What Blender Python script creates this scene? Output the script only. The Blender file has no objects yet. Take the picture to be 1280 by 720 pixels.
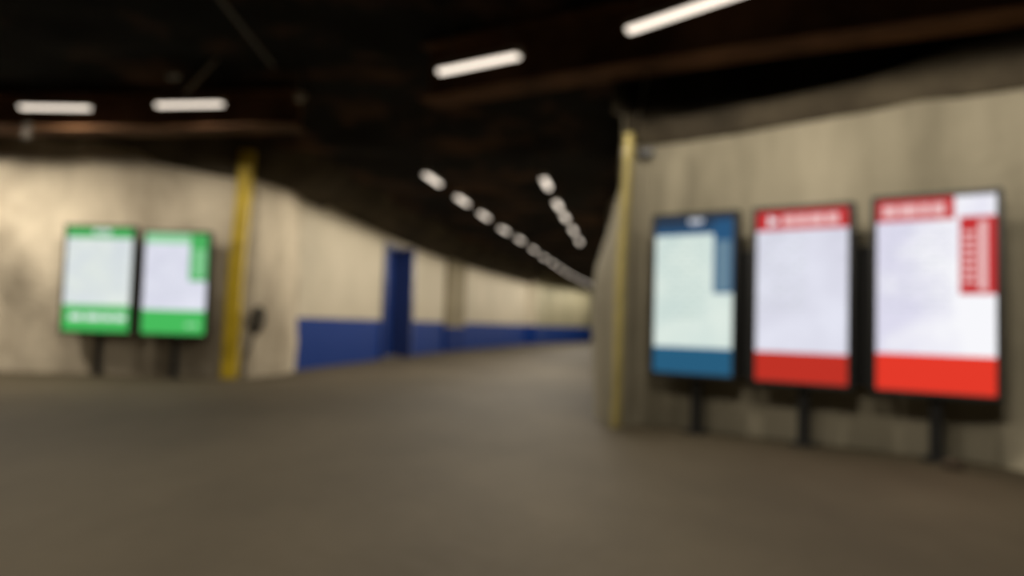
import bpy, bmesh, math, random
from mathutils import Vector, Matrix, noise
random.seed(7)
C = bpy.context.scene.collection
PI = math.pi

# ------------------------------------------------------------------ helpers
def lin(r, g, b):
    f = lambda c: (c / 255 / 12.92) if c / 255 <= 0.04045 else ((c / 255 + 0.055) / 1.055) ** 2.4
    return (f(r), f(g), f(b), 1)

def link(name, bm, mats, parent=None):
    me = bpy.data.meshes.new(name)
    bm.normal_update()
    bm.to_mesh(me); bm.free()
    for m in (mats if isinstance(mats, (list, tuple)) else [mats]):
        me.materials.append(m)
    o = bpy.data.objects.new(name, me); C.objects.link(o)
    if parent is not None:
        o.parent = parent
    return o

def tag(o, label=None, cat=None, group=None, kind=None):
    if label: o['label'] = label
    if cat: o['category'] = cat
    if group: o['group'] = group
    if kind: o['kind'] = kind
    return o

def empty(name, loc, rz=0.0, label=None, cat=None, group=None):
    o = bpy.data.objects.new(name, None); C.objects.link(o)
    o.empty_display_size = 0.1
    o.location = loc; o.rotation_euler = (0, 0, rz)
    return tag(o, label, cat, group)

def box(bm, x0, x1, y0, y1, z0, z1, bevel=0.0, mi=0):
    n0 = len(bm.verts)
    r = bmesh.ops.create_cube(bm, size=1.0)
    vs = r['verts']
    for v in vs:
        v.co = Vector(((x0 + x1) / 2 + v.co.x * (x1 - x0), (y0 + y1) / 2 + v.co.y * (y1 - y0), (z0 + z1) / 2 + v.co.z * (z1 - z0)))
    fs = set(f for v in vs for f in v.link_faces)
    for f in fs: f.material_index = mi
    if bevel > 0:
        es = list(set(e for v in vs for e in v.link_edges))
        bmesh.ops.bevel(bm, geom=es, offset=bevel, segments=2, affect='EDGES', profile=0.5)

def tube(bm, pts, r, seg=10, closed=False):
    pts = [Vector(p) for p in pts]
    rings = []
    n = len(pts)
    for i, p in enumerate(pts):
        if closed: t = (pts[(i + 1) % n] - pts[i - 1])
        elif i == 0: t = pts[1] - p
        elif i == n - 1: t = p - pts[i - 1]
        else: t = pts[i + 1] - pts[i - 1]
        t.normalize()
        a = Vector((0, 0, 1)) if abs(t.z) < 0.9 else Vector((0, 1, 0))
        u = t.cross(a).normalized(); w = t.cross(u).normalized()
        rr = r(i / (n - 1)) if callable(r) else r
        rings.append([bm.verts.new(p + rr * (math.cos(2 * PI * k / seg) * u + math.sin(2 * PI * k / seg) * w)) for k in range(seg)])
    m = n if closed else n - 1
    for i in range(m):
        A, B = rings[i], rings[(i + 1) % n]
        for k in range(seg):
            f = bm.faces.new((A[k], A[(k + 1) % seg], B[(k + 1) % seg], B[k])); f.smooth = True
    if not closed:
        bm.faces.new(rings[0][::-1]); bm.faces.new(rings[-1])

def fbm(x, y, z, o=4):
    return noise.fractal(Vector((x, y, z)), 0.9, 2.1, o)

def resample(pts, step):
    out = []
    for i in range(len(pts) - 1):
        a, b = Vector(pts[i]), Vector(pts[i + 1])
        n = max(1, int((b - a).length / step))
        out += [a.lerp(b, k / n) for k in range(n)]
    out.append(Vector(pts[-1]))
    return out

# ------------------------------------------------------------------ materials
def new_mat(name):
    m = bpy.data.materials.new(name); m.use_nodes = True
    nt = m.node_tree; nt.nodes.clear()
    out = nt.nodes.new('ShaderNodeOutputMaterial')
    return m, nt, out

def simple(name, col, rough=0.5, metal=0.0, var=0.15, scale=6.0, bump=0.0):
    m, nt, out = new_mat(name)
    b = nt.nodes.new('ShaderNodeBsdfPrincipled')
    b.inputs['Roughness'].default_value = rough; b.inputs['Metallic'].default_value = metal
    tc = nt.nodes.new('ShaderNodeTexCoord'); nz = nt.nodes.new('ShaderNodeTexNoise')
    nz.inputs['Scale'].default_value = scale; nz.inputs['Detail'].default_value = 5
    nt.links.new(tc.outputs['Object'], nz.inputs['Vector'])
    mr = nt.nodes.new('ShaderNodeMapRange')
    mr.inputs['From Min'].default_value = 0.3; mr.inputs['From Max'].default_value = 0.7
    mr.inputs['To Min'].default_value = 1 - var; mr.inputs['To Max'].default_value = 1 + var
    nt.links.new(nz.outputs['Fac'], mr.inputs['Value'])
    mx = nt.nodes.new('ShaderNodeMix'); mx.data_type = 'RGBA'; mx.blend_type = 'MULTIPLY'
    mx.inputs['Factor'].default_value = 1.0
    mx.inputs[6].default_value = col
    nt.links.new(mr.outputs['Result'], mx.inputs[7])
    nt.links.new(mx.outputs[2], b.inputs['Base Color'])
    if bump:
        bp = nt.nodes.new('ShaderNodeBump'); bp.inputs['Strength'].default_value = bump; bp.inputs['Distance'].default_value = 0.05
        nt.links.new(nz.outputs['Fac'], bp.inputs['Height']); nt.links.new(bp.outputs['Normal'], b.inputs['Normal'])
    nt.links.new(b.outputs[0], out.inputs[0])
    return m

def rocky(name, cols, scale=(1, 1, 1), nscale=1.2, rough=0.9, bump=0.5, band=None, blocks=False):
    """noise-mixed mineral surface; band=(z, colour) paints everything below z."""
    m, nt, out = new_mat(name)
    b = nt.nodes.new('ShaderNodeBsdfPrincipled'); b.inputs['Roughness'].default_value = rough; b.inputs['Specular IOR Level'].default_value = 0.12
    geo = nt.nodes.new('ShaderNodeNewGeometry')
    mp = nt.nodes.new('ShaderNodeMapping'); mp.inputs['Scale'].default_value = scale
    nt.links.new(geo.outputs['Position'], mp.inputs['Vector'])
    n1 = nt.nodes.new('ShaderNodeTexNoise'); n1.inputs['Scale'].default_value = nscale; n1.inputs['Detail'].default_value = 7; n1.inputs['Roughness'].default_value = 0.6
    nt.links.new(mp.outputs[0], n1.inputs['Vector'])
    cr = nt.nodes.new('ShaderNodeValToRGB')
    el = cr.color_ramp.elements
    pos = [0.32 + 0.36 * i / (len(cols) - 1) for i in range(len(cols))]
    el[0].position = pos[0]; el[0].color = cols[0]
    el[1].position = pos[-1]; el[1].color = cols[-1]
    for p_, c_ in zip(pos[1:-1], cols[1:-1]):
        e = el.new(p_); e.color = c_
    nt.links.new(n1.outputs['Fac'], cr.inputs['Fac'])
    colour = cr.outputs['Color']
    n2 = nt.nodes.new('ShaderNodeTexNoise'); n2.inputs['Scale'].default_value = 9; n2.inputs['Detail'].default_value = 6
    nt.links.new(geo.outputs['Position'], n2.inputs['Vector'])
    height = n2.outputs['Fac']
    if band:
        sx = nt.nodes.new('ShaderNodeSeparateXYZ'); nt.links.new(geo.outputs['Position'], sx.inputs[0])
        lt = nt.nodes.new('ShaderNodeMath'); lt.operation = 'LESS_THAN'; lt.inputs[1].default_value = band[0]
        nt.links.new(sx.outputs['Z'], lt.inputs[0])
        mx = nt.nodes.new('ShaderNodeMix'); mx.data_type = 'RGBA'
        nt.links.new(lt.outputs[0], mx.inputs['Factor'])
        nt.links.new(colour, mx.inputs[6]); mx.inputs[7].default_value = band[1]
        colour = mx.outputs[2]
    nt.links.new(colour, b.inputs['Base Color'])
    bp = nt.nodes.new('ShaderNodeBump'); bp.inputs['Strength'].default_value = bump; bp.inputs['Distance'].default_value = 0.06
    nt.links.new(height, bp.inputs['Height']); nt.links.new(bp.outputs['Normal'], b.inputs['Normal'])
    nt.links.new(b.outputs[0], out.inputs[0])
    return m

def emit(name, col, strength, col2=None, nscale=3.0):
    m, nt, out = new_mat(name)
    e = nt.nodes.new('ShaderNodeEmission'); e.inputs['Strength'].default_value = strength
    if col2:
        tc = nt.nodes.new('ShaderNodeTexCoord'); nz = nt.nodes.new('ShaderNodeTexNoise'); nz.inputs['Scale'].default_value = nscale
        nt.links.new(tc.outputs['Object'], nz.inputs['Vector'])
        cr = nt.nodes.new('ShaderNodeValToRGB')
        cr.color_ramp.elements[0].position = 0.35; cr.color_ramp.elements[0].color = col
        cr.color_ramp.elements[1].position = 0.65; cr.color_ramp.elements[1].color = col2
        nt.links.new(nz.outputs['Fac'], cr.inputs['Fac']); nt.links.new(cr.outputs['Color'], e.inputs['Color'])
    else:
        e.inputs['Color'].default_value = col
    nt.links.new(e.outputs[0], out.inputs[0])
    return m

BLUE = lin(4, 45, 116)
M = {}
M['floor'] = rocky('worn_concrete_floor', [lin(64, 57, 45), lin(79, 71, 57), lin(94, 85, 69)], (0.5, 0.25, 1), 0.7, 0.75, 0.15)
M['ceiling'] = rocky('dark_rock_ceiling', [lin(14, 12, 9), lin(20, 17, 12), lin(84, 60, 42)], (1, 1, 1), 0.9, 0.95, 0.8)
M['brow'] = rocky('grey_brown_rock_edge', [lin(50, 45, 37), lin(68, 61, 50), lin(88, 80, 66)], (1, 1, 1), 1.1, 0.95, 0.8)
M['shotcrete'] = rocky('pale_sprayed_rock', [lin(132, 122, 105), lin(174, 163, 144), lin(206, 194, 172)], (0.9, 0.9, 0.55), 0.9, 0.9, 0.6)
M['concrete'] = rocky('grey_stained_concrete', [lin(112, 106, 90), lin(144, 137, 119), lin(162, 154, 135)], (1.1, 1.1, 0.25), 0.9, 0.9, 0.35)
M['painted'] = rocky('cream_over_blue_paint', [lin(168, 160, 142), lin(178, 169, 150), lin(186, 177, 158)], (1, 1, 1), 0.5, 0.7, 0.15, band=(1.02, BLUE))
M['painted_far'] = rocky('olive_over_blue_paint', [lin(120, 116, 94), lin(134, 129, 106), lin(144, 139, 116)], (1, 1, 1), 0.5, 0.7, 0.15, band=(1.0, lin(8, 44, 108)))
M['pilaster'] = rocky('grey_over_blue_paint', [lin(112, 104, 84), lin(122, 113, 92), lin(132, 123, 100)], (1, 1, 1), 0.8, 0.8, 0.2, band=(0.86, lin(8, 40, 104)))
M['rust'] = rocky('rust_brown_steel', [lin(72, 50, 34), lin(102, 72, 50), lin(124, 90, 64)], (1, 1, 1), 1.3, 0.8, 0.4)
M['yellow'] = simple('yellow_safety_paint', lin(186, 158, 26), 0.5, 0, 0.2, 3)
M['yellow_worn'] = simple('worn_yellow_paint', lin(150, 136, 78), 0.6, 0, 0.25, 3)
M['door'] = simple('navy_blue_door_paint', lin(14, 50, 122), 0.45, 0, 0.08, 2)
M['door_dark'] = simple('dark_navy_paint', lin(8, 32, 84), 0.45, 0, 0.08, 2)
M['steel'] = simple('brushed_steel', lin(150, 148, 142), 0.35, 0.9, 0.1)
M['step'] = simple('grey_threshold', lin(96, 92, 84), 0.8, 0, 0.15)
M['black'] = simple('black_powder_coat', lin(26, 26, 25), 0.42, 0, 0.15)
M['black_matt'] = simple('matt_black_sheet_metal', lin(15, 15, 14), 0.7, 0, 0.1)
M['rubber'] = simple('dark_rubber', lin(34, 31, 27), 0.7, 0, 0.2)
M['white_metal'] = simple('white_enamel_housing', lin(150, 142, 128), 0.5, 0, 0.08)
M['conduit'] = simple('dull_conduit', lin(88, 82, 74), 0.5, 0.4, 0.15)
M['pale_plastic'] = simple('pale_plastic', lin(160, 150, 136), 0.5, 0, 0.1)
M['stone'] = simple('brown_stone', lin(70, 58, 44), 0.9, 0, 0.3, 20, 0.5)
M['tube'] = emit('warm_fluorescent_glow', (1.0, 0.87, 0.73, 1), 1.6)
M['glass_dark'] = simple('dark_lens', lin(8, 8, 9), 0.1)

def screen(name, c1, c2, strength, ink, area, slope=0.0):
    """lit panel: soft two-tone white with rows of small print (brick pattern) inside area = (x0, x1, z0, z1)"""
    m, nt, out = new_mat(name); N = nt.nodes.new; L = nt.links.new
    e = N('ShaderNodeEmission'); e.inputs['Strength'].default_value = strength
    tc = N('ShaderNodeTexCoord'); nz = N('ShaderNodeTexNoise'); nz.inputs['Scale'].default_value = 2.2
    L(tc.outputs['Object'], nz.inputs['Vector'])
    cr = N('ShaderNodeValToRGB'); el = cr.color_ramp.elements
    el[0].position = 0.35; el[0].color = c1; el[1].position = 0.65; el[1].color = c2
    sx = N('ShaderNodeSeparateXYZ'); L(tc.outputs['Object'], sx.inputs[0])
    ma = N('ShaderNodeMath'); ma.operation = 'MULTIPLY_ADD'; ma.inputs[1].default_value = slope * 0.5
    L(sx.outputs['X'], ma.inputs[0]); L(nz.outputs['Fac'], ma.inputs[2]); L(ma.outputs[0], cr.inputs['Fac'])
    cb = N('ShaderNodeCombineXYZ'); L(sx.outputs['X'], cb.inputs['X']); L(sx.outputs['Z'], cb.inputs['Y'])
    br = N('ShaderNodeTexBrick'); L(cb.outputs[0], br.inputs['Vector'])
    br.inputs['Color1'].default_value = (1, 1, 1, 1); br.inputs['Color2'].default_value = (0.2, 0.2, 0.2, 1); br.inputs['Mortar'].default_value = (0, 0, 0, 1)
    br.inputs['Scale'].default_value = 1.0; br.inputs['Brick Width'].default_value = 0.12; br.inputs['Row Height'].default_value = 0.05
    br.inputs['Mortar Size'].default_value = 0.017; br.inputs['Mortar Smooth'].default_value = 0.0
    fac = br.outputs['Color']
    for sock, lo, hi in (('X', area[0], area[1]), ('Z', area[2], area[3])):
        g1 = N('ShaderNodeMath'); g1.operation = 'GREATER_THAN'; g1.inputs[1].default_value = lo; L(sx.outputs[sock], g1.inputs[0])
        g2 = N('ShaderNodeMath'); g2.operation = 'LESS_THAN'; g2.inputs[1].default_value = hi; L(sx.outputs[sock], g2.inputs[0])
        for g_ in (g1, g2):
            mu = N('ShaderNodeMath'); mu.operation = 'MULTIPLY'; L(fac, mu.inputs[0]); L(g_.outputs[0], mu.inputs[1]); fac = mu.outputs[0]
    mx = N('ShaderNodeMix'); mx.data_type = 'RGBA'; L(fac, mx.inputs['Factor']); L(cr.outputs['Color'], mx.inputs[6]); mx.inputs[7].default_value = ink
    L(mx.outputs[2], e.inputs['Color']); L(e.outputs[0], out.inputs[0])
    return m
S = 1.0
INK = lin(196, 202, 206)
M['scr_lilac'] = screen('screen_lilac_white', lin(214, 214, 228), lin(228, 229, 242), S, INK, (-0.38, 0.05, 1.2, 1.92))
M['scr_white'] = screen('screen_bright_white', lin(222, 220, 238), lin(248, 248, 252), 1.0, lin(194, 198, 210), (-0.38, 0.12, 1.2, 1.92), 0.9)  # slope puts the viewing-angle brightening, left to right, into the glow colour
M['scr_mint'] = screen('screen_mint_white', lin(204, 221, 216), lin(222, 234, 226), S, lin(180, 200, 192), (-0.36, 0.14, 1.1, 1.92))
M['scr_cool'] = screen('screen_cool_white', lin(216, 223, 228), lin(228, 235, 230), S, lin(200, 210, 204), (-0.44, 0.44, 1.25, 2.15))
M['scr_pale'] = screen('screen_pale_lilac', lin(216, 217, 232), lin(228, 229, 242), S, lin(198, 202, 214), (-0.44, 0.2, 1.25, 2.1))
M['red'] = emit('screen_red', lin(228, 58, 42), S)
M['red2'] = emit('screen_deep_red', lin(190, 50, 38), S)
M['red_head'] = emit('screen_header_red', lin(196, 52, 54), S)
M['blue'] = emit('screen_blue', lin(40, 92, 124), S)
M['blue_head'] = emit('screen_header_blue', lin(44, 86, 124), S)
M['blue_pale'] = emit('screen_grey_blue', lin(104, 132, 150), S)
M['navy'] = emit('screen_header_navy', lin(44, 62, 84), S)
M['green'] = emit('screen_green', lin(72, 186, 92), S)
M['green_head'] = emit('screen_header_green', lin(78, 176, 96), S)
M['green_pale'] = emit('screen_pale_green', lin(150, 212, 162), S)
M['pinkw'] = emit('screen_pinkish_white', lin(236, 190, 190), S)
M['ink_grey'] = emit('screen_print_grey', lin(202, 206, 214), S)
M['ink_white'] = emit('screen_print_white', lin(236, 240, 244), S)

# ------------------------------------------------------------------ setting
def ceil_z(x, y):
    t = min(1.0, max(0.0, (y - 10.6) / 1.6))
    base = 4.15 * (1 - t) + 3.86 * t
    return base + 0.13 * fbm(x * 0.55, y * 0.55, 3.1)

bm = bmesh.new()
bmesh.ops.create_grid(bm, x_segments=60, y_segments=110, size=1)
for v in bm.verts:
    v.co.x = v.co.x * 22; v.co.y = 33 + v.co.y * 39
    d = v.co.y
    v.co.z = -0.012 + 0.012 * fbm(v.co.x * 0.4, v.co.y * 0.4, 0.0)
for f in bm.faces: f.smooth = True
tag(link('floor', bm, M['floor']), kind='structure')

bm = bmesh.new()
nx, ny = 150, 300
g = [[None] * (nx + 1) for _ in range(ny + 1)]
for j in range(ny + 1):
    y = -6 + 78 * (j / ny) ** 1.35
    for i in range(nx + 1):
        x = -18 + 36 * i / nx
        g[j][i] = bm.verts.new((x, y, ceil_z(x, y)))
for j in range(ny):
    for i in range(nx):
        f = bm.faces.new((g[j][i], g[j + 1][i], g[j + 1][i + 1], g[j][i + 1])); f.smooth = True
tag(link('ceiling', bm, M['ceiling']), kind='structure')

def sheet(name, line, rows, mat, step=0.2, amp=0.0, freq=1.0, side=1, extra=None, seed=0.0, xz=1.0):
    """rows: list of (inward offset, z) profile points, or a function(s_fraction, point)->list. side=+1: inward is left of travel."""
    pts = resample([Vector((p[0], p[1])) for p in line], step)
    bm = bmesh.new(); grid = []
    L = len(pts)
    for i, p in enumerate(pts):
        a = pts[max(0, i - 1)]; b = pts[min(L - 1, i + 1)]
        t = (b - a).normalized(); n = Vector((-t.y, t.x)) * side
        prof = rows(i / (L - 1), p) if callable(rows) else rows
        col = []
        for k, (off, z) in enumerate(prof):
            d = amp * fbm(p.x * freq + seed, p.y * freq, z * freq * xz) if amp else 0
            if z <= 0.0: d *= 0.6
            e = extra(i / (L - 1), p, z) if extra else 0
            q = p + n * (off + d + e)
            col.append(bm.verts.new((q.x, q.y, z)))
        grid.append(col)
    for i in range(L - 1):
        for k in range(len(grid[i]) - 1):
            f = bm.faces.new((grid[i][k], grid[i + 1][k], grid[i + 1][k + 1], grid[i][k + 1])); f.smooth = True
    bmesh.ops.recalc_face_normals(bm, faces=bm.faces)
    return tag(link(name, bm, mat), kind='structure')

def vert(z1, n, z0=-0.03, off=0.0):
    return [(off, z0 + (z1 - z0) * k / n) for k in range(n + 1)]

# left rock wall (faces the camera), then the short return into the corridor
LEFT = [(-16.0, 12.4), (-8.4, 12.2), (-7.0, 12.2), (-5.6, 12.2), (-4.62, 12.16)]
def left_extra(s, p, z):
    # folds of the sprayed rock grow towards the far left
    k = min(1.0, max(0.0, (-6.2 - p.x) / 1.6))
    return 0.14 * k * math.sin(1.9 * p.x + 2.2 * z) + (0.10 * k * max(0, 0.8 - z))
sheet('wall_left', LEFT, vert(4.4, 26), M['shotcrete'], 0.15, 0.11, 0.9, -1, left_extra, xz=0.8)
sheet('wall_return', [(-4.62, 12.16), (-4.30, 12.30), (-4.06, 13.3), (-4.13, 14.3)], vert(4.3, 22), M['shotcrete'], 0.12, 0.05, 1.0, -1, None, 5.0)
def left_brow(s, p):
    z = 3.34 + max(0, min(0.66, (-4.7 - p.x) * 0.18))
    k = min(0.40, 0.12 + 0.5 * (Vector((p.x, p.y)) - Vector((-4.5, 12.1))).length) + 0.7 * max(0, min(1, (p.y - 12.5) / 1.2))
    return [(0.0, z - 0.06), (0.10 * k, z), (0.35 * k, z + 0.12), (0.7 * k, z + 0.34), (1.0 * k, z + 0.8)]
sheet('trim_1', LEFT[:-1] + [(-4.64, 12.12), (-4.30, 12.25), (-4.0, 13.3), (-4.08, 14.3), (-3.98, 15.3)], left_brow, M['brow'], 0.15, 0.05, 1.2, -1, seed=2.0)

# corridor, left side: painted masonry, curving right
CORR = [(-4.13, 14.28), (-3.42, 19.5)]
DO0, DO1 = Vector((-3.42, 19.5)), Vector((-3.13, 21.2))
CORR2 = [(-3.13, 21.2), (-2.33, 26.1), (-1.52, 29.5), (0.85, 39.3)]
sheet('wall_corridor_near', CORR, vert(4.2, 12), M['painted'], 0.3, 0.012, 0.8, -1)
sheet('wall_corridor_middle', CORR2, vert(4.2, 12), M['painted'], 0.3, 0.012, 0.8, -1)
sheet('wall_corridor_step', [(0.85, 39.3), (1.36, 39.5)], vert(4.2, 8), M['painted'], 0.2, 0, 1, -1)
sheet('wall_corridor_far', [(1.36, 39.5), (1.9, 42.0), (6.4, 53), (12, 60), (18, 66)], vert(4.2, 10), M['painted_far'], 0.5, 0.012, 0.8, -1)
def corr_brow(s, p):
    z = 3.45 - 0.19 * min(1, s * 3)
    return [(0.0, z - 0.05), (0.12, z), (0.30, z + 0.06), (0.62, z + 0.22), (0.95, z + 0.55), (1.0, z + 1.0)]
sheet('trim_2', [CORR[0], CORR[1]] + CORR2, corr_brow, M['brow'], 0.25, 0.06, 1.0, -1, seed=9.0)
# corridor, right side: bulging pale rock corner
RC = Vector((1.09, 7.58)); RD = Vector((0.8, -0.6)).normalized(); RN = Vector((-0.6, -0.8)).normalized()
def side_extra(s, p, z):
    near = max(0.0, 1 - (abs(p.y - 8.5) / 1.8 if p.y < 8.5 else (p.y - 8.5) / 9)) * p.y / 8.5
    return near * (0.05 * math.sin(min(1, z / 2.6) * PI) - 0.34 * max(0, (z - 1.5) / 1.4) ** 1.3)
sheet('wall_corridor_right', [(1.09, 7.58), (1.01, 7.9), (0.98, 8.4), (1.04, 9.0), (1.6, 13), (2.9, 22), (6.6, 40), (12, 58), (17, 66)], vert(4.3, 20), M['concrete'], 0.2, 0.03, 1.2, 1, side_extra)

# right concrete wall carrying the three displays
RP = Vector((1.88, 7.35))                     # line of the display posts
RW = [tuple(RC), (1.36, 7.86), tuple(RP - RN * 0.20 - RD * 0.25), tuple(RP - RN * 0.20 + RD * 2.65), (4.55, 5.2), (5.2, 4.2), (7.6, 2.0)]
def right_extra(s, p, z):
    k = max(0, min(1, (s - 0.38) * 4))
    g = max(0, min(1, (p.x - 3.85) * 2.5))
    return 0.03 * k * math.sin(2.6 * z + 20 * s) + 0.45 * g * max(0, 0.62 - z)
sheet('wall_right', RW, vert(3.2, 20), M['concrete'], 0.12, 0.024, 1.3, -1, right_extra, 3.0)
def right_brow(s, p):
    q = min(1, s * 4)
    z = 2.99 + 0.10 * min(1, s * 3)
    g = 0.5 + 0.5 * math.tanh((p.x - 3.6) * 2.5)     # the ledge is taller at the far right
    return [(0.0, z - 0.05), (0.05, z), (0.06, z + 0.11), (0.06, z + 0.22 + 0.22 * g), (-0.10, z + 0.25 + 0.24 * g), (-0.10 - 0.35 * q, z + 0.27 + 0.24 * g), (-0.12 - 0.38 * q, 4.4)]
sheet('trim_3', [(1.07, 7.57)] + RW[1:], right_brow, M['brow'], 0.15, 0.025, 1.1, -1, seed=4.0)

# pilaster on the corridor wall
def pilaster(name, a, b, depth, mat):
    a, b = Vector(a), Vector(b); t = (b - a).normalized(); n = Vector((t.y, -t.x))
    bm = bmesh.new()
    L = (b - a).length
    box(bm, 0, L, -0.05, depth, -0.02, 4.1, 0.02)
    M4 = Matrix(((t.x, n.x, 0, a.x), (t.y, n.y, 0, a.y), (0, 0, 1, 0), (0, 0, 0, 1)))
    bm.transform(M4)
    bmesh.ops.recalc_face_normals(bm, faces=bm.faces)
    return tag(link(name, bm, mat), kind='structure')
pilaster('trim_4', (-2.36, 26.0), (-1.86, 28.1), 0.12, M['pilaster'])

# rust-brown steel edge beams across the near ceiling
def beam(name, pts, w, h, z):
    bm = bmesh.new()
    P = [Vector(p) for p in pts]
    secs = []
    for i, p in enumerate(P):
        t = (P[min(i + 1, len(P) - 1)] - P[max(i - 1, 0)]).normalized(); n = Vector((-t.y, t.x))
        ring = []
        # I-section: lower flange, web, upper flange
        for (o, zz) in ((-w / 2, 0), (w / 2, 0), (w / 2, 0.025), (0.02, 0.03), (0.02, h - 0.03), (w / 2, h - 0.025), (w / 2, h), (-w / 2, h), (-w / 2, h - 0.025), (-0.02, h - 0.03), (-0.02, 0.03), (-w / 2, 0.025)):
            q = p + n * o
            ring.append(bm.verts.new((q.x, q.y, z + zz)))
        secs.append(ring)
    for i in range(len(secs) - 1):
        A, B = secs[i], secs[i + 1]
        for k in range(12):
            bm.faces.new((A[k], A[(k + 1) % 12], B[(k + 1) % 12], B[k]))
    bm.faces.new(secs[0]); bm.faces.new(secs[-1][::-1])
    bmesh.ops.recalc_face_normals(bm, faces=bm.faces)
    return tag(link(name, bm, M['rust']), kind='structure')
beam('trim_5', [(-14, 10.9), (-7.4, 10.75), (-5.2, 10.55), (-3.0, 10.1)], 0.42, 0.5, 3.62)
beam('trim_6', [(-1.0, 8.35), (0.6, 7.35), (2.2, 6.45), (4.4, 5.35), (6.5, 4.4)], 0.42, 0.62, 3.50)

# ------------------------------------------------------------------ door in the corridor wall
t2 = (DO1 - DO0).normalized(); n2 = Vector((t2.y, -t2.x))     # n2 points into the corridor
MD = Matrix(((t2.x, n2.x, 0, DO0.x), (t2.y, n2.y, 0, DO0.y), (0, 0, 1, 0), (0, 0, 0, 1)))
DW = (DO1 - DO0).length
DH = 2.96
def dpart(name, build, mat, parent):
    bm = bmesh.new(); build(bm); bm.transform(MD)
    bmesh.ops.recalc_face_normals(bm, faces=bm.faces)
    return link(name, bm, mat, parent)
def _surround(bm):
    box(bm, 0, DW, -0.12, 0.0, DH + 0.1, 4.2)
tag(dpart('wall_above_door', _surround, M['painted'], None), kind='structure')
def _leaf(bm):
    box(bm, 0.12, DW - 0.12, -0.34, -0.27, 0.02, DH, 0.01)
door = tag(dpart('door_1', _leaf, M['door'], None), kind='structure')
def _frame(bm):
    box(bm, 0.0, 0.14, -0.40, 0.06, 0, DH + 0.12, 0.008)
    box(bm, DW - 0.16, DW, -0.40, 0.34, 0, DH + 0.12, 0.008)
    box(bm, 0.14, DW - 0.16, -0.40, 0.06, DH, DH + 0.12, 0.008)
dpart('door_frame', _frame, M['door_dark'], door)
def _panel(bm):
    box(bm, 0.32, DW - 0.38, -0.275, -0.262, 1.35, DH - 0.3, 0.004)
    box(bm, 0.32, DW - 0.38, -0.275, -0.262, 0.3, 1.1, 0.004)
dpart('door_panel', _panel, M['door'], door)
def _handle(bm):
    tube(bm, [(0.24, -0.27, 1.0), (0.24, -0.20, 1.0), (0.27, -0.19, 1.0), (0.40, -0.19, 1.0)], 0.012, 8)
    box(bm, 0.20, 0.28, -0.275, -0.255, 0.9, 1.1, 0.004)
dpart('door_handle', _handle, M['steel'], door)
def _thr(bm):
    box(bm, 0.0, DW, -0.4, 0.05, -0.03, 0.025, 0.005)
dpart('threshold', _thr, M['step'], door)

# ------------------------------------------------------------------ displays
def to_part(bm, name, mats, parent):
    return link(name, bm, mats, parent)

def quad_mesh(name, rects, mat, parent, y):
    """thin printed/lit rectangles on the screen face: rects = (x0,x1,z0,z1)"""
    bm = bmesh.new()
    for (x0, x1, z0, z1) in rects:
        vs = [bm.verts.new(c) for c in ((x0, y, z0), (x1, y, z0), (x1, y, z1), (x0, y, z1))]
        bm.faces.new(vs)
    return link(name, bm, mat, parent)

def display(loc, rz, W, z0, z1, label, group, spec, bezel=0.044):
    """local frame: face looks towards -Y, base of the post at the origin"""
    t = empty('digital_display', loc, rz, label, 'display sign', group)
    d = 0.11
    bm = bmesh.new(); box(bm, -W / 2, W / 2, -d / 2, d / 2, z0, z1, 0.012)
    to_part(bm, 'housing', M['black'], t)
    bm = bmesh.new(); fy = -d / 2
    # raised bezel made of four mitred rails
    b = bezel; o = 0.016
    box(bm, -W / 2, -W / 2 + b, fy - o, fy + 0.002, z0, z1, 0.004)
    box(bm, W / 2 - b, W / 2, fy - o, fy + 0.002, z0, z1, 0.004)
    box(bm, -W / 2 + b, W / 2 - b, fy - o, fy + 0.002, z0, z0 + b, 0.004)
    box(bm, -W / 2 + b, W / 2 - b, fy - o, fy + 0.002, z1 - b, z1, 0.004)
    to_part(bm, 'bezel', M['black'], t)
    X0, X1, Z0, Z1 = -W / 2 + b, W / 2 - b, z0 + b, z1 - b
    w, h = X1 - X0, Z1 - Z0
    R = lambda u0, u1, v0, v1: (X0 + u0 * w, X0 + u1 * w, Z1 - v1 * h, Z1 - v0 * h)   # u right, v down, 0..1
    scr = quad_mesh('screen', [(X0, X1, Z0, Z1)], spec['bg'], t, fy - 0.003)
    k = 1
    for (nm, mat, rects, lab) in spec['marks']:
        for r in rects:
            o_ = quad_mesh(nm, [R(*r)], mat, scr, fy - 0.003 - 0.0015 * k)
            if lab: o_['label'] = lab
        k += 1
    bm = bmesh.new()
    box(bm, -0.05, 0.05, 0.056, 0.115, 0.0, z0 + 0.45, 0.006)
    to_part(bm, 'post', M['black'], t)
    bm = bmesh.new(); box(bm, -0.10, 0.10, -0.015, 0.185, 0.0, 0.014, 0.004)
    bp_ = to_part(bm, 'base_plate', M['black_matt'], t)
    for (px, py) in ((-0.075, 0.01), (0.075, 0.01), (-0.075, 0.16), (0.075, 0.16)):
        bm = bmesh.new(); tube(bm, [(px, py, 0.012), (px, py, 0.026)], 0.011, 6)
        to_part(bm, 'bolt', M['black_matt'], bp_)
    return t

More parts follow.
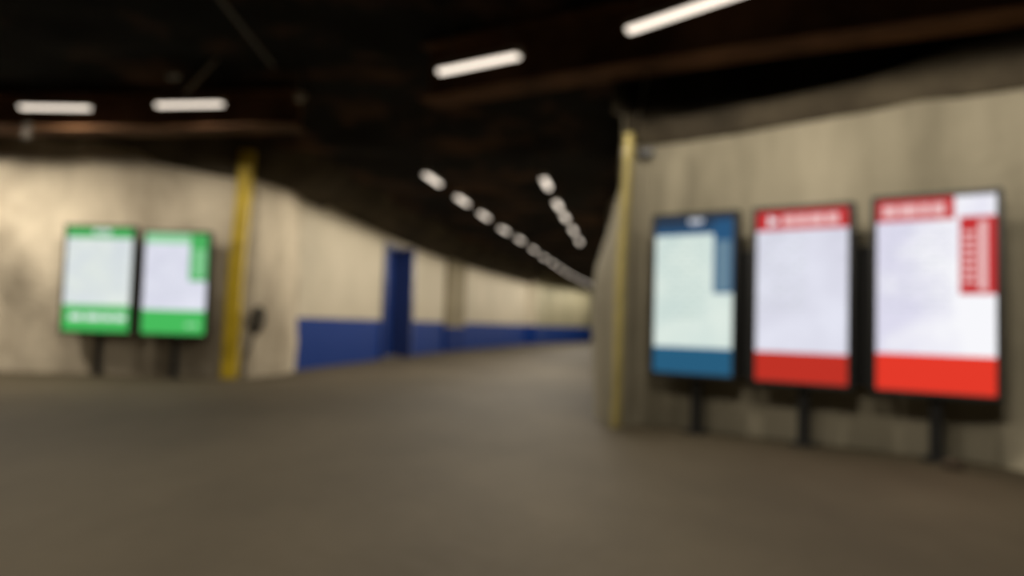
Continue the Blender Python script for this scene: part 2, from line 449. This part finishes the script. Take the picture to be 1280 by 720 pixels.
spec_blue = dict(bg=M['scr_mint'], marks=[
    ('header_band', M['navy'], [(0, 1, 0, 0.075)], 'dark navy header band'),
    ('header_strip', M['blue_head'], [(0, 1, 0.075, 0.115)], 'blue strip under the header'),
    ('header_logo', M['ink_grey'], [(0.44, 0.62, 0.015, 0.045)], 'small pale mark in the header'),
    ('side_panel', M['blue_head'], [(0.76, 1, 0.03, 0.49)], 'blue side panel'),
    ('side_panel_inset', M['blue_pale'], [(0.79, 0.97, 0.16, 0.475)], 'grey-blue list area on the side panel'),
    ('footer_band', M['blue'], [(0, 1, 0.835, 1)], 'solid blue footer band'),
])
spec_red = dict(bg=M['scr_lilac'], marks=[
    ('header_band', M['red_head'], [(0, 1, 0, 0.115)], 'red header band'),
    ('header_logo', M['ink_white'], [(0.13, 0.17, 0.03, 0.09), (0.17, 0.24, 0.045, 0.075)], 'small white mark'),
    ('header_word', M['pinkw'], [(0.30, 0.43, 0.03, 0.09), (0.45, 0.56, 0.03, 0.09), (0.58, 0.75, 0.03, 0.09), (0.77, 0.90, 0.03, 0.09)], 'white header lettering too small to read'),
    ('footer_band', M['red2'], [(0, 1, 0.83, 1)], 'solid red footer band'),
])
spec_red_large = dict(bg=M['scr_white'], marks=[
    ('header_band', M['red_head'], [(0, 0.67, 0, 0.115)], 'red header band'),
    ('header_word', M['pinkw'], [(0.05, 0.18, 0.028, 0.09), (0.20, 0.36, 0.028, 0.09), (0.38, 0.46, 0.028, 0.09), (0.48, 0.59, 0.028, 0.09)], 'white header lettering too small to read'),
    ('side_panel', M['red_head'], [(0.71, 1, 0.105, 0.50)], 'red side panel'),
    ('side_panel_line', M['pinkw'], [(0.865, 0.93, 0.13, 0.48)] + [(0.735, 0.79, v, v + 0.022) for v in (0.18, 0.22, 0.26, 0.30, 0.34, 0.38, 0.42)] + [(0.80, 0.845, v, v + 0.022) for v in (0.18, 0.22, 0.26, 0.30, 0.34, 0.38, 0.42)], 'white lettering running down the panel'),
    ('footer_band', M['red'], [(0, 1, 0.81, 1)], 'solid bright red footer band'),
])
spec_green_text = dict(bg=M['scr_cool'], marks=[
    ('header_band', M['green_head'], [(0, 1, 0, 0.10)], 'green header band'),
    ('header_logo', M['ink_white'], [(0.40, 0.50, 0.02, 0.055), (0.52, 0.66, 0.02, 0.055)], 'small white mark in the header'),
    ('footer_band', M['green'], [(0, 1, 0.75, 1)], 'green footer band'),
    ('footer_word', M['ink_white'], [(0.10, 0.30, 0.84, 0.89), (0.34, 0.58, 0.84, 0.89), (0.61, 0.75, 0.84, 0.89), (0.78, 0.95, 0.84, 0.89)], 'white footer lettering too small to read'),
])
spec_green_panel = dict(bg=M['scr_pale'], marks=[
    ('header_band', M['green_pale'], [(0, 0.72, 0, 0.10)], 'pale green header band'),
    ('side_panel', M['green_head'], [(0.72, 1, 0, 0.47)], 'green side panel'),
    ('side_panel_line', M['green_pale'], [(0.78, 0.97, v, v + 0.025) for v in (0.16, 0.20, 0.24, 0.28, 0.32, 0.36, 0.40)], None),
    ('footer_band', M['green'], [(0, 1, 0.765, 1)], 'solid green footer band'),
    ('footer_mark', M['green_pale'], [(0.70, 0.80, 0.89, 0.93), (0.82, 0.90, 0.89, 0.93)], 'small pale mark'),
])
RA = math.atan2(RD.y, RD.x)
def rpos(s, off=0.0):
    off += 0.12
    q = RP + RD * s + RN * off
    return (q.x, q.y, 0.0)
GR = 'portrait displays along the right wall'
GL = 'portrait displays along the left wall'
d1 = display(rpos(-0.01, 0.0), RA, 0.89, 0.535, 2.155, 'blue and mint-white portrait display, nearest the yellow corner strip', GR, spec_blue)
d2 = display(rpos(1.01, 0.0), RA, 0.88, 0.52, 2.155, 'white portrait display with red header and footer, between blue display and largest one', GR, spec_red)
d3 = display(rpos(2.055, 0.0), RA, 0.935, 0.515, 2.18, 'rightmost display, white with red footer and red panel down its right side', GR, spec_red_large)
# black box standing in for shadow in the gaps beside the middle display
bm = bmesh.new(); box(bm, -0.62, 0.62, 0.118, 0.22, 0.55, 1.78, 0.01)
to_part(bm, 'gap_shade_box', M['black_matt'], d2)['label'] = 'matt black box standing in for shadow behind the screen'
display((-6.64, 11.90, 0), math.radians(-1.0), 1.16, 0.655, 2.405, 'white display with green header and lettered green footer, left of two on rock wall', GL, spec_green_text)
display((-5.385, 11.86, 0), math.radians(-1.0), 1.10, 0.65, 2.345, 'white display with green corner panel and plain green footer, beside left yellow strip', GL, spec_green_panel)

# ------------------------------------------------------------------ yellow strips
def strip(name, bottom, top, w, d, mat, label, rz=0.0):
    """steel angle standing on the floor along a wall corner"""
    t = empty(name, (bottom[0], bottom[1], 0), rz, label, 'corner guard', 'yellow corner strips')
    bm = bmesh.new()
    lean = Vector((top[0] - bottom[0], top[1] - bottom[1], 0))
    H = top[2]
    n = 14
    prof = [(-w / 2, 0), (w / 2, 0), (w / 2, d), (w / 2 - 0.02, d), (w / 2 - 0.02, 0.02), (-w / 2, 0.02)]
    rings = []
    R_ = Matrix.Rotation(-rz, 3, 'Z')
    for k in range(n + 1):
        f = k / n
        off = R_ @ (lean * f)
        wob = 0.012 * math.sin(7 * f + bottom[0])
        rings.append([bm.verts.new((a + off.x + wob, b + off.y, H * f)) for a, b in prof])
    for k in range(n):
        for i in range(6):
            bm.faces.new((rings[k][i], rings[k][(i + 1) % 6], rings[k + 1][(i + 1) % 6], rings[k + 1][i]))
    bm.faces.new(rings[0]); bm.faces.new(rings[-1][::-1])
    bmesh.ops.recalc_face_normals(bm, faces=bm.faces)
    link('angle', bm, mat, t)
    for z in (0.35, 1.2, 2.05, 2.8):
        f = z / H; off = R_ @ (lean * f); dx = -w * 0.25
        bm = bmesh.new(); tube(bm, [(off.x + dx, off.y + 0.002, z), (off.x + dx, off.y - 0.012, z)], 0.014, 8)
        link('bolt_head', bm, M['steel'], t)
    return t
strip('corner_guard', (-4.55, 11.97), (-4.41, 11.95, 3.72), 0.23, 0.12, M['yellow'], 'broad yellow strip on the rock wall corner beside the green displays')
strip('corner_guard', (1.055, 7.50), (1.125, 7.46, 2.99), 0.065, 0.07, M['yellow_worn'], 'narrow worn yellow strip up the edge of the right concrete wall', RA)

# ------------------------------------------------------------------ small things
# coil on the return wall
t = empty('cable_coil', (-4.17, 12.3, 0), math.radians(-20), 'dark coil hanging low on pale wall right of the broad yellow strip', 'coil')
bm = bmesh.new()
pts = []
for i in range(150):
    a = i * 2 * PI / 22
    f = 0.35 + 0.65 * i / 149
    rx = 0.15 * f + 0.012 * math.sin(i * 0.7); rz_ = 0.215 * f + 0.012 * math.cos(i * 1.1)
    pts.append((rx * math.cos(a), -0.07 - 0.02 * math.sin(i * 0.31), 0.95 + rz_ * math.sin(a)))
tube(bm, pts, 0.022, 8)
link('loops', bm, M['rubber'], t)
bm = bmesh.new()
tube(bm, [(-0.05, -0.10, 0.78), (-0.09, -0.09, 0.6), (-0.13, -0.10, 0.45), (-0.20, -0.10, 0.30), (-0.19, -0.13, 0.16), (-0.13, -0.18, 0.03)], 0.026, 8)
link('tail', bm, M['rubber'], t)
bm = bmesh.new()
tube(bm, [(0, 0.06, 1.12), (0, -0.13, 1.12), (0, -0.14, 1.17)], 0.012, 8)
link('wall_hook', bm, M['steel'], t)
bm = bmesh.new()

# small dark box high on the right wall
q = Vector((1.37, 7.80))
t = empty('wall_fitting', (q.x + 0.03, q.y, 2.86), math.radians(-10), 'small dark fitting high on right wall above the blue display', 'wall fitting')
bm = bmesh.new(); box(bm, -0.09, 0.07, -0.10, -0.01, -0.04, 0.045, 0.015); link('body', bm, M['black'], t)
bm = bmesh.new(); box(bm, -0.03, 0.03, -0.03, 0.04, -0.035, 0.035, 0.006); link('bracket', bm, M['black_matt'], t)
bm = bmesh.new(); tube(bm, [(-0.09, -0.055, 0.0), (-0.115, -0.055, -0.004)], 0.03, 14); link('lens', bm, M['glass_dark'], t)

# stone on the floor by the last display
bm = bmesh.new(); bmesh.ops.create_icosphere(bm, subdivisions=3, radius=0.075)
for v in bm.verts:
    v.co *= 1 + 0.35 * fbm(v.co.x * 9, v.co.y * 9, v.co.z * 9)
    v.co.z = max(v.co.z * 0.75, -0.03) 
for f in bm.faces: f.smooth = True
o = tag(link('stone', bm, M['stone']), 'small dark brown stone on the floor by the rightmost display post', 'stone')
q = rpos(2.20, 0.22); o.location = (q[0], q[1], 0.022)

# ------------------------------------------------------------------ ceiling lights
def make_light(loc, rz, label, group, L=1.0, watts=40.0, wdt=0.10):
    x, y, z = loc
    t = empty('ceiling_light', loc, rz, label, 'ceiling light', group)
    bm = bmesh.new()
    # tapered channel housing
    n = 2
    prof = [(-wdt * 0.62, 0.0), (wdt * 0.62, 0.0), (wdt * 0.42, 0.07), (-wdt * 0.42, 0.07)]
    A = [bm.verts.new((-L / 2 - 0.02, a, b + 0.012)) for a, b in prof]; B = [bm.verts.new((L / 2 + 0.02, a, b + 0.012)) for a, b in prof]
    for i in range(4): bm.faces.new((A[i], A[(i + 1) % 4], B[(i + 1) % 4], B[i]))
    bm.faces.new(A[::-1]); bm.faces.new(B)
    bmesh.ops.recalc_face_normals(bm, faces=bm.faces)
    link('housing', bm, M['white_metal'], t)
    bm = bmesh.new()
    # half-round diffuser below the housing
    seg = 8; rr = wdt / 2
    R0 = [bm.verts.new((-L / 2, rr * math.cos(PI * k / seg), 0.012 - rr * 0.75 * math.sin(PI * k / seg))) for k in range(seg + 1)]
    R1 = [bm.verts.new((L / 2, rr * math.cos(PI * k / seg), 0.012 - rr * 0.75 * math.sin(PI * k / seg))) for k in range(seg + 1)]
    for k in range(seg):
        f = bm.faces.new((R0[k], R0[k + 1], R1[k + 1], R1[k])); f.smooth = True
    bm.faces.new(R0[::-1]); bm.faces.new(R1)
    bmesh.ops.recalc_face_normals(bm, faces=bm.faces)
    link('diffuser', bm, M['tube'], t)
    for sx in (-0.38 * L, 0.38 * L):
        bm = bmesh.new()
        wx = x + sx * math.cos(rz); wy = y + sx * math.sin(rz)
        top = ceil_z(wx, wy) - z
        tube(bm, [(sx, 0, 0.08), (sx, 0, max(0.12, top))], 0.008, 6)
        link('hanger', bm, M['conduit'], t)
    if watts:
        li = bpy.data.lights.new('lamp', 'SPOT'); li.energy = watts; li.color = (1.0, 0.91, 0.77)
        li.spot_size = math.radians(179); li.spot_blend = 0.12; li.shadow_soft_size = 0.12
        lo = bpy.data.objects.new('lamp', li); C.objects.link(lo); lo.parent = t; lo.location = (0, 0, -0.10)
    return t

G1 = 'tube lights over the near floor'
W = 105
make_light((-6.33, 10.0, 3.78), math.radians(-3), 'leftmost glowing ceiling tube, above the first green display', G1, 0.97, 105)
make_light((-4.34, 9.66, 3.78), math.radians(-9), 'ceiling tube above the gap between second green display and left yellow strip', G1, 0.93, 50)
make_light((-0.40, 7.08, 3.52), math.radians(-33), 'angled ceiling tube nearest the middle of the photo', G1, 0.93, W)
make_light((1.305, 5.75, 3.52), math.radians(-47), 'angled ceiling tube cut by the top edge, nearest the right wall', G1, 1.1, W)
# the same rows carry on outside the frame
make_light((-8.9, 10.3, 3.80), math.radians(-2), 'ceiling tube beyond the left edge of the photo', G1, 0.97, 500)
make_light((3.0, 4.4, 3.52), math.radians(-40), 'ceiling tube beyond the top right edge of the photo', G1, 1.0, W)
make_light((-1.6, 3.2, 3.6), math.radians(-37), 'ceiling tube overhead, out of view above the near floor', G1, 1.0, 150)
make_light((0.3, 2.0, 3.6), math.radians(-37), 'ceiling tube overhead, out of view close to the right wall', G1, 1.0, 250)

def along(line, start, step, n):
    """n points every step along a polyline, with direction"""
    P = [Vector(p) for p in line]; out = []; d = start
    segs = [(P[i], P[i + 1], (P[i + 1] - P[i]).length) for i in range(len(P) - 1)]
    for _ in range(n):
        r = d
        for a, b, L in segs:
            if r <= L or (a, b, L) == segs[-1]:
                out.append((a.lerp(b, r / L), (b - a))); break
            r -= L
        d += step
    return out
ROW1 = [(-1.45, 12.87), (-1.07, 15.0), (-0.7, 17.04), (-0.26, 19.56), (0.19, 21.67), (1.14, 27.06), (2.63, 34.91), (5.0, 45.5), (8.5, 54)]
ROW2 = [(0.55, 12.94), (0.9, 15.25), (1.17, 16.91), (1.54, 19.13), (1.93, 21.62)]
ORD = ['nearest', 'second', 'third', 'fourth', 'fifth', 'sixth', 'seventh', 'eighth', 'ninth', 'tenth', 'eleventh', 'twelfth', 'thirteenth', 'fourteenth', 'fifteenth', 'sixteenth']
r1 = [(Vector(p), Vector(ROW1[i + 1]) - Vector(p)) for i, p in enumerate(ROW1[:5])] + along(ROW1[5:], 0.0, 2.45, 11)
r1.insert(5, (Vector((0.68, 24.4)), Vector((0.95, 5.4))))
for i, (p, dv) in enumerate(r1[:16]):
    make_light((p.x, p.y, 3.5), math.atan2(dv.y, dv.x), ORD[i] + ' light of the long left-hand row running down the corridor ceiling', 'left row of corridor lights', 0.85, 150 if i < 10 else 190)
for i, p in enumerate(ROW2):
    dv = Vector(ROW2[min(i + 1, 4)]) - Vector(ROW2[min(i, 3)])
    make_light((p[0], p[1], 3.5), math.atan2(dv.y, dv.x), ORD[i] + ' light of the short right-hand row over the corridor', 'right row of corridor lights', 0.85, 75)

# ------------------------------------------------------------------ ceiling services
def conduit(name, pts, r, label, cat, mat):
    bm = bmesh.new(); tube(bm, pts, r, 8)
    return tag(link(name, bm, mat), label, cat)
conduit('conduit', [(-2.7, 5.0, 3.98), (-2.8, 6.4, 3.97), (-2.9, 8.6, 3.97)], 0.016, 'thin grey conduit crossing the dark ceiling above the left tubes', 'conduit', M['conduit'])
t = empty('ceiling_fitting', (-2.75, 9.2, 3.78), 0, 'small pale round fitting on dark ceiling right of the left tubes', 'ceiling fitting')
bm = bmesh.new(); tube(bm, [(0, 0, 0.05), (0, 0, 0.0), (0, 0, -0.03)], lambda f: 0.075 - 0.03 * f, 14); link('body', bm, M['pale_plastic'], t)
bm = bmesh.new(); tube(bm, [(0, 0, 0.04), (0, 0, ceil_z(-2.75, 9.2) - 3.78)], 0.012, 8); link('stem', bm, M['conduit'], t)
t = empty('hanging_bracket', (-6.98, 10.42, 3.45), 0, 'dull bracket hanging below the leftmost ceiling tube', 'bracket')
bm = bmesh.new(); box(bm, -0.05, 0.05, -0.01, 0.01, 0.0, 0.24, 0.004); link('plate', bm, M['conduit'], t)
bm = bmesh.new(); tube(bm, [(0, 0, 0.22), (0, 0, ceil_z(-6.98, 10.42) - 3.45)], 0.008, 6); link('rod', bm, M['conduit'], t)

t = empty('ceiling_brace', (-3.95, 9.05, 3.78), math.radians(-5), 'short diagonal metal brace on dark ceiling above the second tube from the left', 'brace')
bm = bmesh.new(); tube(bm, [(-0.18, 0, -0.02), (0.2, 0, ceil_z(-3.75, 9.05) - 3.78)], 0.02, 8); link('strut', bm, M['pale_plastic'], t)
bm = bmesh.new(); box(bm, -0.42, -0.28, -0.05, 0.05, 0.16, 0.22, 0.01); link('junction_box', bm, M['pale_plastic'], t)
bm = bmesh.new(); tube(bm, [(-0.35, 0, 0.2), (-0.35, 0, ceil_z(-4.3, 9.05) - 3.78)], 0.014, 8); tube(bm, [(-0.35, 0, 0.17), (-0.26, 0, 0.05), (-0.18, 0, -0.02)], 0.014, 8); link('rod', bm, M['conduit'], t)
# ------------------------------------------------------------------ world and camera
w = bpy.data.worlds.new('World'); bpy.context.scene.world = w; w.use_nodes = True
bg = w.node_tree.nodes['Background']; bg.inputs['Color'].default_value = (1.0, 0.88, 0.72, 1); bg.inputs['Strength'].default_value = 0.03

cam = bpy.data.cameras.new('camera'); cam.sensor_width = 36; cam.lens = 924 / 1280 * 36
cam.clip_start = 0.05; cam.clip_end = 300
co = bpy.data.objects.new('camera', cam); C.objects.link(co)
co.matrix_world = Matrix.Translation((0, 0, 1.0)) @ Matrix.Rotation(PI / 2 + math.atan(46 / 924), 4, 'X') @ Matrix.Rotation(math.atan(0.03), 4, 'Z')
# the photograph is out of focus all over: the lens was focused close to the camera
cam.dof.use_dof = True; cam.dof.focus_distance = 0.35; cam.dof.aperture_fstop = 4.0
bpy.context.scene.camera = co
sc = bpy.context.scene
sc.view_settings.view_transform = 'Standard'; sc.view_settings.look = 'None'
sc.view_settings.exposure = 0.0
